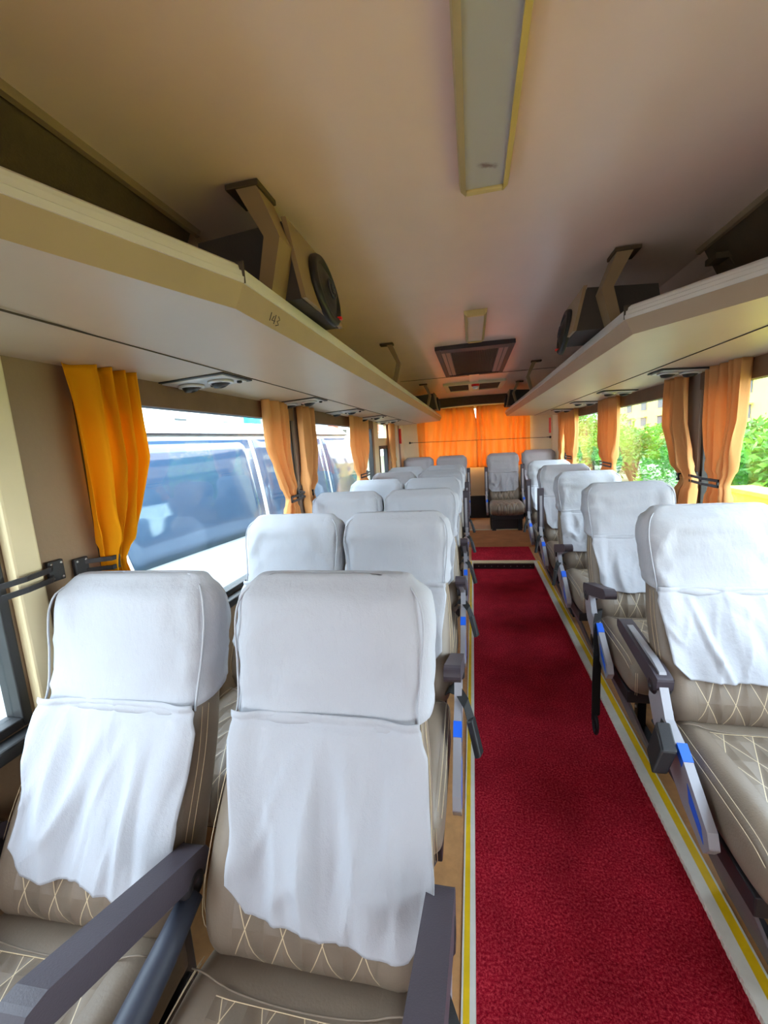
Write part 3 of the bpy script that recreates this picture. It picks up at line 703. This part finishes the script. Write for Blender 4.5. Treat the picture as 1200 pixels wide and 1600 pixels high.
def cover_mesh(seed, hemz=.62, wide=.96, droop=0.0, shift=0.0, clip=.07):
    rnd = random.Random(seed); m = MB(); n = 64; nv = 22
    ph = [rnd.uniform(0, 9) for _ in range(8)]
    def wr(x, z, k=1.0):
        v = noise.noise(Vector((x*9+ph[0], z*5+ph[1], seed*3.1)))*.5
        r_ = 1-abs(noise.noise(Vector((x*7+z*4+ph[2], z*6-x*3+ph[3], seed))))*2
        return (v*.006 + max(0, r_-.55)*.014)*k
    rings = []
    for j in range(nv+1):
        t = j/nv; R = []
        for k in range(n):
            q = 2*math.pi*k/n
            zb = .862 + .035*(0.5+0.5*math.sin(q))      # hem rises towards the back
            zt = 1.123; z = lerp(zb, zt, t)
            zz = min(z, 1.120); rr = back_ring(zz, .006, n)[k]
            f = wr(rr[0], z + (1 if math.sin(q) > .3 else 0), 1.3*min(1, (1-t)*4+.35)) + .004*max(0, 1-abs(noise.noise(Vector((rr[0]*14+ph[6], z*7, seed))))*6)
            f += 0.002*math.exp(-((t)/.06)**2)
            c_ = back_sec(zz); yc = c_[0]+c_[1]/2; d = Vector((rr[0]/c_[2]*.5, (rr[1]-yc)/(c_[1]/2)*.8, 0))
            if d.length > 0: d.normalize()
            R.append((rr[0]+d.x*f, rr[1]+d.y*f, z + (.004 if zz < z else 0)))
        rings.append(R)
    # rounded crown
    c_ = back_sec(1.120); yc = c_[0]+c_[1]/2
    for s_, dz in ((.85, .0075), (.55, .010), (.2, .011)):
        rings.append([(p[0]*(1-(1-s_)*.25) if s_ > .5 else p[0]*s_*1.4, yc+(p[1]-yc)*s_, 1.123+dz) for p in rings[nv]])
    m.loft(rings, 0, caps=False); k0 = len(m.v); m.add([(p) for p in rings[-1]], [tuple(range(n))], 0, True)
    # seams along the two front edges of the hood
    for sx_ in (-1, 1):
        pts = []
        for j in range(24):
            z = lerp(.865, 1.12, j/23); yf, t, w = back_sec(z); pts.append((sx_*(w-.006), yf+.004-.004, z))
        m.tube(pts, .0016, 6)
    # front flap
    def flap(u, v):
        a = (u-.5)*2; ze = hemz + .042*max(0, (abs(a)-.78)/.22)**1.0 + .016*math.cos(a*math.pi*1.1)*-0.4 + .012*math.exp(-(a/.4)**2) - droop*max(0, a)
        z = lerp(.885, ze, v); w = (back_sec(max(z, .6))[2]*0.985 if v < .2 else lerp(back_sec(.82)[2]*.985, .198*wide, min(1, (v-.2)/.5)))
        if v >= .12 and v < .2: w = lerp(back_sec(.86)[2]*.985, back_sec(.82)[2]*.985, (v-.12)/.08)
        x = a*w + shift*min(1, v*1.3); yf, t, ww = back_sec(z)
        bol = .014*math.exp(-((abs(x)-0.172)/0.035)**2)
        edge = .006*max(0, abs(a)-.82)/.18*(1-v*.6)      # sides wrap round the bolster
        y = yf - .008 - bol*.9 + edge*.4
        g = min(1, v*1.6)*(1-.4*max(0, (v-.75)/.25))
        fold = .009*math.sin(a*4.2+ph[4]+v*1.6)*g + .007*math.sin(a*9+ph[5]-v*3.0)*g + wr(x*1.2, z*.5+5, 3.0)*g + .012*max(0, 1-abs(noise.noise(Vector((a*2.2+v*.9+ph[6], v*.9-a*.4, seed*1.7))))*7)*g*.6
        y -= .006 + max(-.012, fold)
        y += .007*math.exp(-((z-.868)/.006)**2)           # tuck under the hood seam
        y -= .004*math.exp(-(a/.012)**2)*.5               # ironed centre crease
        return (x, y, z)
    m.grid(flap, 56, 60, 0, True)
    return m.mesh('seat_cover', M['cover'])
def cover(seatobj, variant, label, group='white cotton seat covers'):
    o = put('seat_cover', cached('cov%d' % variant[0], lambda: cover_mesh(*variant)), None, solid=.0016)
    o.location = seatobj.location; o.rotation_euler = seatobj.rotation_euler
    return tag(o, label, 'seat cover', group)
VAR = [(1, .612, .97, .014, .026), (2, .618, .93, .016, .0), (3, .630, .95, 0, 0), (4, .625, .97, -.01, -.01), (5, .635, .96, .008, 0), (6, .603, .93, .018, .040), (7, .608, .90, .018, .032)]
Y0, PITCH_Y = .545, .780
rowname = ['front row', 'second row', 'third row', 'fourth row', 'fifth row', 'sixth row']
XA, XW_, XS = -.305, -.743, .775
up_ = math.radians(22)
for k in range(6):
    y = Y0 + PITCH_Y*k
    ang = up_ if k < 4 else math.radians(88)
    what = 'the paired seats nearest the viewer' if k == 0 else '%s of paired seats' % rowname[k]
    s1 = seat((XW_-(.035 if k == 0 else 0), y-(.02 if k == 0 else 0), PF), 1, 'taupe quilted window-side seat of %s on the left' % (what if k == 0 else 'the '+what), 'paired seats left of the aisle', ang, inner=(k == 0), panel=False, belt=None, wall_arm=(k == 0), yaw=math.radians([2.0, -1, .5, -1, 1, 0][k]))
    cover(s1, VAR[[6, 4, 2, 3, 0, 2][k]], 'white cotton cover on the window-side left seat, %s' % (rowname[k] if k else 'row nearest the viewer'))
    s2 = seat((XA, y+[-.015, .0, .01, 0, 0, 0][k], PF), 1, 'taupe quilted aisle-side seat of %s left of the red carpet' % (what if k == 0 else 'the '+what), 'paired seats left of the aisle', ang, belt='drape', shroud=(k == 0))
    cover(s2, VAR[[5, 3, 2, 4, 1, 3][k]], 'white cotton cover on the left seat beside the red carpet, %s' % (rowname[k] if k else 'row nearest the viewer'))
place = ['nearest', 'second nearest', 'third nearest', 'fourth nearest', 'farthest']
for k in range(1, 6):
    y = Y0 + PITCH_Y*k - .02
    ang = math.radians(172) if k == 1 else (math.radians(14) if k < 4 else math.radians(88))
    s1 = seat((XS, y, PF), -1, 'taupe quilted single seat right of the aisle, %s of the five%s' % (place[k-1], ', armrest folded back' if k == 1 else ''), 'single seats right of the aisle', ang, belt=['', 'chunk', 'hang', 'drape', 'drape', 'drape'][k])
    cover(s1, VAR[[0, 4, 2, 3, 1, 2][k]], 'white cotton cover on the %s single seat right of the aisle' % place[k-1])
# raised rear row
YR = 5.80
for i, (x, hw_, z, lab) in enumerate(((-.775, 1, -1.345, 'window-side one of the left pair'), (-.30, 1, -1.345, 'aisle-side one of the left pair'), (.400, -1, -1.345, 'standing alone in line with the aisle'), (.868, -1, -1.325, 'at the right wall'))):
    s1 = seat((x, YR, CZ+z-.0), hw_, 'taupe quilted rear row seat on the wooden step, %s' % lab, 'rear row seats on the step', math.radians(90), inner=(i != 0), belt=None, legh=.285-(CZ+z))
    cover(s1, VAR[[2, 4, 3, 2][i]], 'white cotton cover on the rear row seat %s' % ['by the left window', 'left of the gap before the orange curtains', 'facing straight down the aisle', 'at the right wall'][i])

# ------------------------------------------------------------------ curtains
def side_curtain(X, out, topa, topb, tie, bota, botb, ztie, mat, label, folds=6, seed=0, zt=1.715, zb=.80, gap=.056, tiew=.035, group='gathered side window curtains'):
    """a: pillar edge, b: window edge (Y values); tie = Y of the gather"""
    ph = seed*2.1; FY = (abs(X)-gap-.01)/abs(X)
    def edge(z, top, tie_, bot):
        if z > ztie:
            t = (z-ztie)/(zt-ztie); return lerp(tie_, top, min(1, t*1.9)**.75 if t < 1/1.9 else 1)
        t = (ztie-z)/(ztie-zb); return lerp(tie_, bot, min(1, t*2.2)**.8)
    sg = 1 if topb > topa else -1
    def f(u, v):
        z = lerp(zt, zb, v); a = edge(z, topa, tie-sg*tiew, bota); b = edge(z, topb, tie+sg*tiew, botb)
        nar = abs(b-a)/abs(topb-topa); y = lerp(a, b, u)
        am = lerp(.034, .023, min(1, nar)); 
        q = 2*math.pi*folds*(u+.05*math.sin(u*7+ph)) + ph + 1.1*noise.noise(Vector((u*4, z*2.2, seed*1.3)))*2
        y *= FY; x = am*math.sin(q) + .006*math.sin(2.3*q+z*4)
        if abs(z-ztie) < .05: x *= .75
        y += .006*math.cos(q)*nar
        sag = .012*math.exp(-((z-ztie-.07)/.05)**2)*math.sin(q*1.5+2)
        return (X - out*(gap+x+sag), y, z)
    m = MB(); m.grid(f, folds*16, 56)
    o = obj('curtain', m, mat, None, solid=.0012)
    tag(o, label, 'curtain', group); return o
def curtain_tie(X, out, y0, y1, z, label, gap=.05):
    """black plastic hold-back: plate on the pillar at y0, slotted arm reaching to y1"""
    y0 *= (abs(X)-.02)/abs(X); y1 *= (abs(X)-gap-.03)/abs(X); s_ = 1 if y1 > y0 else -1
    root = empty('curtain_holdback', (X-out*.016, y0, z), label, 'curtain holdback', 'black curtain holdbacks')
    m = MB(); m.box(*sorted((0, -out*.012)), -.020, .020, -.026, .026); obj('wall_plate', m, M['black'], root, bevel=.003)
    m = MB()
    for zz in (-.018, .018): 
        for yy in (-.013, .013): m.lathe((-out*.012, yy, zz), (-out, 0, 0), [(.004, 0), (.003, .002)], 8)
    obj('screw', m, M['bolt'], root)
    m = MB(); L = abs(y1-y0); xo = -out*(gap+.018)
    for zz in (-.016, .009): m.ribbon([(-out*.008, s_*.01, zz+.003), (xo*.7, s_*.035, zz+.003), (xo, s_*L*.6, zz+.003), (xo, s_*L, zz+.003)], (0, 0, 1), .012, .006)
    m.ribbon([(xo, s_*(L-.004), -.014), (xo, s_*(L+.004), -.014)], (0, 0, 1), .0001, .005)
    m.box(*sorted((xo-.003, xo+.003)), *sorted((s_*(L-.01), s_*L)), -.018, .018); obj('slotted_arm', m, M['black'], root)
    return root
zt_ = CZ-.262
side_curtain(XL, -1, .985, 1.215, 1.020, .975, 1.09, zt_-.01, M['curtain_must'], 'mustard yellow curtain tied at the left pillar, nearest on that side', 4, 1, gap=.062, tiew=.020)
side_curtain(XL, -1, 2.375, 2.08, 2.30, 2.42, 2.12, zt_, M['curtain'], 'tan curtain at the far end of the window showing the white van, left wall', 4, 2)
side_curtain(XL, -1, 2.53, 2.77, 2.575, 2.54, 2.70, zt_, M['curtain'], 'narrow tan curtain just behind the grey left pillar', 3, 3)
side_curtain(XL, -1, 4.32, 3.62, 3.95, 4.36, 3.66, zt_, M['curtain'], 'wide tan curtain tied in its middle in front of the rear door on the left', 5, 4, tiew=.11)
side_curtain(XL, -1, 5.76, 5.50, 5.66, 5.74, 5.58, zt_, M['curtain'], 'slim tan curtain behind the cream rear door', 3, 5)
side_curtain(XR, 1, 2.38, 2.105, 2.25, 2.37, 2.13, zt_, M['curtain'], 'broad tan curtain nearest the viewer on the right wall', 5, 6, tiew=.05)
side_curtain(XR, 1, 2.62, 2.84, 2.53, 2.50, 2.76, zt_, M['curtain'], 'tan curtain just behind the grey pillar on the right wall', 3, 7, tiew=.05)
side_curtain(XR, 1, 4.25, 3.69, 3.90, 4.15, 3.70, zt_, M['curtain'], 'wide tan curtain tied in its middle between the right windows', 5, 8, tiew=.13)
side_curtain(XR, 1, 5.62, 5.08, 5.30, 5.60, 5.12, zt_, M['curtain'], 'yellowish curtain near the rear end of the right wall', 5, 9, tiew=.11)
side_curtain(XR, 1, 6.10, 5.74, 5.92, 6.10, 5.76, zt_, M['curtain'], 'rearmost slim curtain on the right wall with the red tag above', 3, 10, tiew=.1)
curtain_tie(XL, -1, .905, 1.03, zt_-.01, 'black holdback gripping the mustard curtain', .045)
curtain_tie(XL, -1, .835, .690, zt_+.002, 'black slotted holdback without curtain at the left picture edge', .03)
curtain_tie(XL, -1, 2.415, 2.27, zt_, 'black holdback on the grey left pillar, side nearer the viewer')
curtain_tie(XL, -1, 2.50, 2.61, zt_, 'black holdback on the grey left pillar, side nearer the rear')
curtain_tie(XL, -1, 4.10, 3.86, zt_, 'black holdback at the curtain by the rear door')
curtain_tie(XR, 1, 2.450, 2.23, zt_+.006, 'black slotted holdback on the broad curtain nearest on the right')
curtain_tie(XR, 1, 2.535, 2.62, zt_+.006, 'black holdback right of the grey pillar towards the rear, right wall')
curtain_tie(XR, 1, 4.02, 3.80, zt_, 'black holdback at the wide curtain between the right windows')
curtain_tie(XR, 1, 5.45, 5.25, zt_, 'small far black holdback near the rear end of the right wall')
# orange rear curtains and the rods
def rear_curtain(x0, x1, x0b, x1b, label, seed, folds=8):
    zt, zb = 1.925, 1.05
    def f(u, v):
        z = lerp(zt, zb, v); x = lerp(lerp(x0, x1, u), lerp(x0b, x1b, u), min(1, v*4))
        q = 2*math.pi*folds*(u+.03*math.sin(u*9+seed)) + 1.5*noise.noise(Vector((u*3, z*1.4, seed)))*2
        am = .026+.014*v+.018*noise.noise(Vector((u*6, z*2, seed)))
        return (x + .006*math.cos(q), YB-.085+am*math.sin(q)+.006*math.sin(q*.5+z*5), z)
    m = MB(); m.grid(f, folds*14, 40); o = obj('curtain', m, M['curtain_rear'], None, solid=.0012)
    return tag(o, label, 'curtain', 'orange rear window curtains')
rear_curtain(-.74, .030, -.80, .065, 'orange curtain over the left half of the rear window', 1)
rear_curtain(.055, .76, .05, .80, 'orange curtain over the right half of the rear window', 5)
m = MB(); m.tube([(-.90, YB-.16, 1.462), (1.04, YB-.16, 1.425)], .0032, 8)
rod = tag(obj('curtain_rod', m, M['steel']), 'thin dark rod across the orange rear curtains', 'rod')
for x_, z_ in ((-.90, 1.462), (1.04, 1.425)):
    m = MB(); m.lathe((x_-.02 if x_ < 0 else x_+.0, YB-.16, z_), (1, 0, 0), [(.014, 0), (.016, .006), (.016, .018), (.008, .024)], 16); m.box(x_-.01, x_+.01, YB-.16, YB, z_-.006, z_+.006)
    obj('rod_end', m, M['black'], rod)
m = MB(); m.box(XL+.02, XL+.05, 5.98, 6.06, 1.46, 1.67)
tag(obj('wall_tag', m, M['red'], None, bevel=.004), 'red oblong tag on the wall behind the left rear door', 'tag')
m = MB(); m.box(XR-.115, XR-.105, 5.98, 6.08, 1.48, 1.68)
tag(obj('wall_tag', m, M['red'], None, bevel=.003), 'red oblong tag hanging at the rearmost right curtain', 'tag')

# ------------------------------------------------------------------ outside
GZ = -.75
m = MB(); m.box(-150, 150, -60, 220, GZ-.2, GZ)
struct('ground', m, M['ground'])
# our own coach body outside, seen only in reflections and through gaps
m = MB(); 
for X_, o_ in ((XL-.05, -1), (XR+.05, 1)):
    a_, b_ = sorted((X_, X_+o_*.02)); m.box(a_, b_, YF, YB, -.45, .80)
struct('trim_outer_skin', m, M['van_white'])
# white van parked alongside
van = empty('parked_van', (-2.36, 1.25, GZ), 'white van with large dark blue windows parked beside the left windows', 'van')
van.rotation_euler.z = -math.radians(8)
def vx(z):                                        # side profile (tumblehome) : x of the near flank
    return interp([.3, .9, 1.45, 1.9, 2.35, 2.46, 2.54], [-.04, 0, -.02, -.07, -.16, -.24, -.42], z)
def van_body():
    m = MB(); zs = [.35, .6, .9, 1.2, 1.45, 1.7, 1.9, 2.1, 2.3, 2.4, 2.46, 2.52]
    ends = lambda z: (-2.6+.25*max(0, z-1.4)**1.3, 5.55-.42*max(0, z-1.45)**1.2)
    rings = []
    for z in zs:
        x = vx(z); y0, y1 = ends(z); R = []
        for (px, py) in ((x-.12, y0), (x, y0+.16), (x, y1-.20), (x-.16, y1), (-1.9-x+.16, y1), (-1.9-x, y1-.2), (-1.9-x, y0+.16), (-1.9-x+.12, y0)): R.append((px, py, z))
        rings.append(R)
    m.loft(rings, 0, smooth=False); return m
obj('van_body', van_body(), M['van_white'], van, bevel=.02)
def pane(y0, y1, y0t, y1t, zb, zt, nm='side_window'):
    m = MB()
    def f(u, v):
        z = lerp(zb, zt, v); return (vx(z)+.008+.010*math.sin(math.pi*v)*math.sin(math.pi*u), lerp(lerp(y0, y0t, v), lerp(y1, y1t, v), u), z)
    m.grid(f, 12, 10); return obj(nm, m, M['van_glass'], van, solid=.006)
pane(-2.2, -.62, -2.0, -.62, 1.42, 2.34)
pane(-.57, .98, -.57, .80, 1.44, 2.34)
pane(1.06, 2.55, .90, 2.55, 1.46, 2.34)
pane(2.62, 4.00, 2.62, 4.00, 1.47, 2.34)
pane(4.06, 5.36, 4.06, 5.00, 1.49, 2.34)
m = MB(); m.prism([(vx(z)+.016, lerp(1.02, .85, (z-1.45)/.9)+d_, z) for z, d_ in ((1.44, -.03), (1.44, .03), (2.35, .03), (2.35, -.03))], (.008, 0, 0)); obj('window_pillar', m, M['van_white'], van)
m = MB(); m.box(-.20, -.15, -2.2, 4.9, 2.385, 2.40); obj('roof_gutter', m, M['steel'], van)
for yy in (-1.8, 4.1):
    m = MB(); m.lathe((-.20, yy, .36), (1, 0, 0), [(.34, 0), (.36, .03), (.36, .17), (.32, .20), (.22, .19), (.20, .17)], 28); w_ = obj('wheel', m, M['rubber'], van)
    m = MB(); m.lathe((-.02, yy, .36), (1, 0, 0), [(.20, 0), (.19, .015), (.06, .03)], 20); obj('hub', m, M['silver'], w_)

def building(name_label, x0, x1, y0, y1, z1, mat, face, cols, rows, ww, wh, zfirst, zstep, bands=None, sill=True, ystart=None, ystep=None):
    r = empty('building', ((x0+x1)/2, (y0+y1)/2, GZ), name_label, 'building'); ox, oy, oz = r.location
    m = MB(); m.box(x0-ox, x1-ox, y0-oy, y1-oy, 0, z1-oz); obj('wall', m, mat, r)
    m = MB(); m.box(x0-.2-ox, x1+.2-ox, y0-.2-oy, y1+.2-oy, z1-oz, z1+.35-oz); obj('parapet', m, mat, r)
    X = x0 if face < 0 else x1
    for j in range(rows):
        for i in range(cols):
            y = (ystart if ystart is not None else y0+2) + i*(ystep or (y1-y0-4)/max(1, cols-1)); z = zfirst+j*zstep
            m = MB(); a_, b_ = sorted((X-ox, X-ox+face*.06)); m.box(a_, b_, y-ww/2-oy, y+ww/2-oy, z-oz, z+wh-oz); w_ = obj('window', m, M['bld_win'], r)
            if sill:
                m = MB(); a_, b_ = sorted((X-ox, X-ox+face*.5)); m.box(a_, b_, y-ww/2-.3-oy, y+ww/2+.3-oy, z+wh-oz, z+wh+.15-oz); obj('sunshade', m, mat, w_)
    if bands:
        for (ya, yb, za, zb, mt) in bands:
            m = MB(); a_, b_ = sorted((X-ox, X-ox+face*.10)); m.box(a_, b_, ya-oy, yb-oy, za-oz, zb-oz); obj('colour_panel', m, mt, r)
    return r
building('long yellow apartment building behind the green bushes', 30, 42, 36, 105, 7.0, M['bld_yellow'], -1, 9, 3, 2.6, 1.5, 1.9, 2.75, ystart=41.5, ystep=7.2)
building('pale grey white building beyond the bushes near the rear right curtains', 24, 34, 112, 150, 8.5, M['bld_grey'], -1, 5, 3, 3.0, 1.6, 2.2, 2.9)
building('white building above the roof of the parked van', -34, -22, 8, 44, 8.0, M['bld_white'], 1, 6, 2, 1.3, 1.2, 3.2, 2.9, sill=False)
B = M['bld_red']; G_ = M['bld_green']; YL = M['bld_yellow']; 
building('white flats with orange red and green panels seen past the van', -30, -18, 47, 100, 9.5, M['bld_white'], 1, 6, 3, 2.2, 1.5, 2.4, 3.0, bands=[(52, 56, 3.2, 5.4, B), (52, 58, 1.6, 2.9, G_), (62, 66, 4.2, 6.4, B), (62, 66, .4, 2.8, B), (70, 76, 1.6, 4.0, YL), (76, 82, 3.6, 6.2, B), (86, 92, .6, 3.0, B)])
r = empty('water_tank', (-20.5, 37.5, 3.55), 'small turquoise water tank on the white block by the van window top', 'water tank')
m = MB(); m.lathe((0, 0, .2), (0, 0, 1), [(.75, 0), (.8, .1), (.8, 1.5), (.55, 1.8), (.25, 1.9), (.22, 2.0)], 24); obj('tank_body', m, M['turq'], r)
m = MB(); m.box(-.9, .9, -.9, .9, -4.3, .2); obj('tank_stand', m, M['bld_grey'], r)

def leafy(name, loc, rx, ry, rz, n, seed, label, cat, trunk=False, group='green bushes beyond the right windows', lsz=.16, cached_me=None):
    rnd = random.Random(seed); r = empty(name, loc, label, cat, group)
    key = 'leaf%d' % seed
    def mk():
        m = MB(); blobs = [(rnd.uniform(-.55, .55), rnd.uniform(-.6, .6), rnd.uniform(.35, .85), rnd.uniform(.28, .5)) for _ in range(11)]
        for _ in range(n):
            b = rnd.choice(blobs); d = Vector((rnd.gauss(0, 1), rnd.gauss(0, 1), rnd.gauss(0, 1))).normalized()*b[3]*rnd.uniform(.72, 1.05)
            c = Vector(((b[0]+d.x)*rx, (b[1]+d.y)*ry, max(.05, (b[2]+d.z*.8))*rz)); sz = lsz*rnd.uniform(.6, 1.3)
            a = Vector((rnd.gauss(0, 1), rnd.gauss(0, 1), rnd.gauss(0, .6))).normalized(); bb = a.cross(Vector((rnd.gauss(0, 1), rnd.gauss(0, 1), rnd.gauss(0, 1)))).normalized()
            m.add([c-a*sz, c-bb*sz*.42, c+a*sz, c+bb*sz*.42], [(0, 1, 2, 3)])
        return m.mesh('foliage', M['leaf'])
    put('foliage', cached(key, mk), r)
    def st_():
        m = MB()
        for _ in range(6):
            q = rnd.uniform(0, 6.28); m.tube([(0, 0, -.02), (math.cos(q)*rx*.2, math.sin(q)*ry*.2, rz*.4), (math.cos(q)*rx*.45, math.sin(q)*ry*.45, rz*.8)], [.09, .06, .02], 6)
        return m.mesh('branches', M['bark'])
    put('branches', cached(key+'b', st_), r)
    return r
bl = ['low bush right outside the near right window', 'bush in front of the yellow building, left of the near right pane', 'wide bush outside the middle right window', 'bush seen low in the middle right window', 'tall bush beside the wide tied curtain on the right', 'far bush before the pale grey building', 'far green bush nearest the rear right curtains', 'bush filling the lower corner of the near right window']
sp = [(6.3, 9.7, 2.2, 2.2, 2.45), (7.4, 14.4, 2.6, 2.4, 2.75), (6.6, 19.6, 2.8, 2.7, 2.85), (6.6, 25.6, 3.0, 3.1, 2.85), (8.0, 33.0, 3.2, 4.0, 3.7), (8.5, 42.0, 3.4, 4.6, 3.2), (10.0, 53.0, 4.0, 5.6, 3.6), (6.0, 5.5, 2.1, 1.9, 2.3)]
for i, (x, y, a_, b_, c_) in enumerate(sp):
    leafy('bush', (x, y, GZ), a_, b_, c_*(.74 if i != 4 else .9), 5200 if i in (0, 1, 7, 2) else 3800, 20+i, bl[i], 'bush', lsz=.10 if y < 20 else .16)
m = MB(); m.box(3.3, 3.55, -1, 6.4, GZ, .58); m.box(3.25, 3.60, -1, 6.4, .58, .64)
tag(obj('boundary_wall', m, M['kerb_yellow'], None, bevel=.01), 'bright yellow painted low wall just outside the near right window', 'wall')
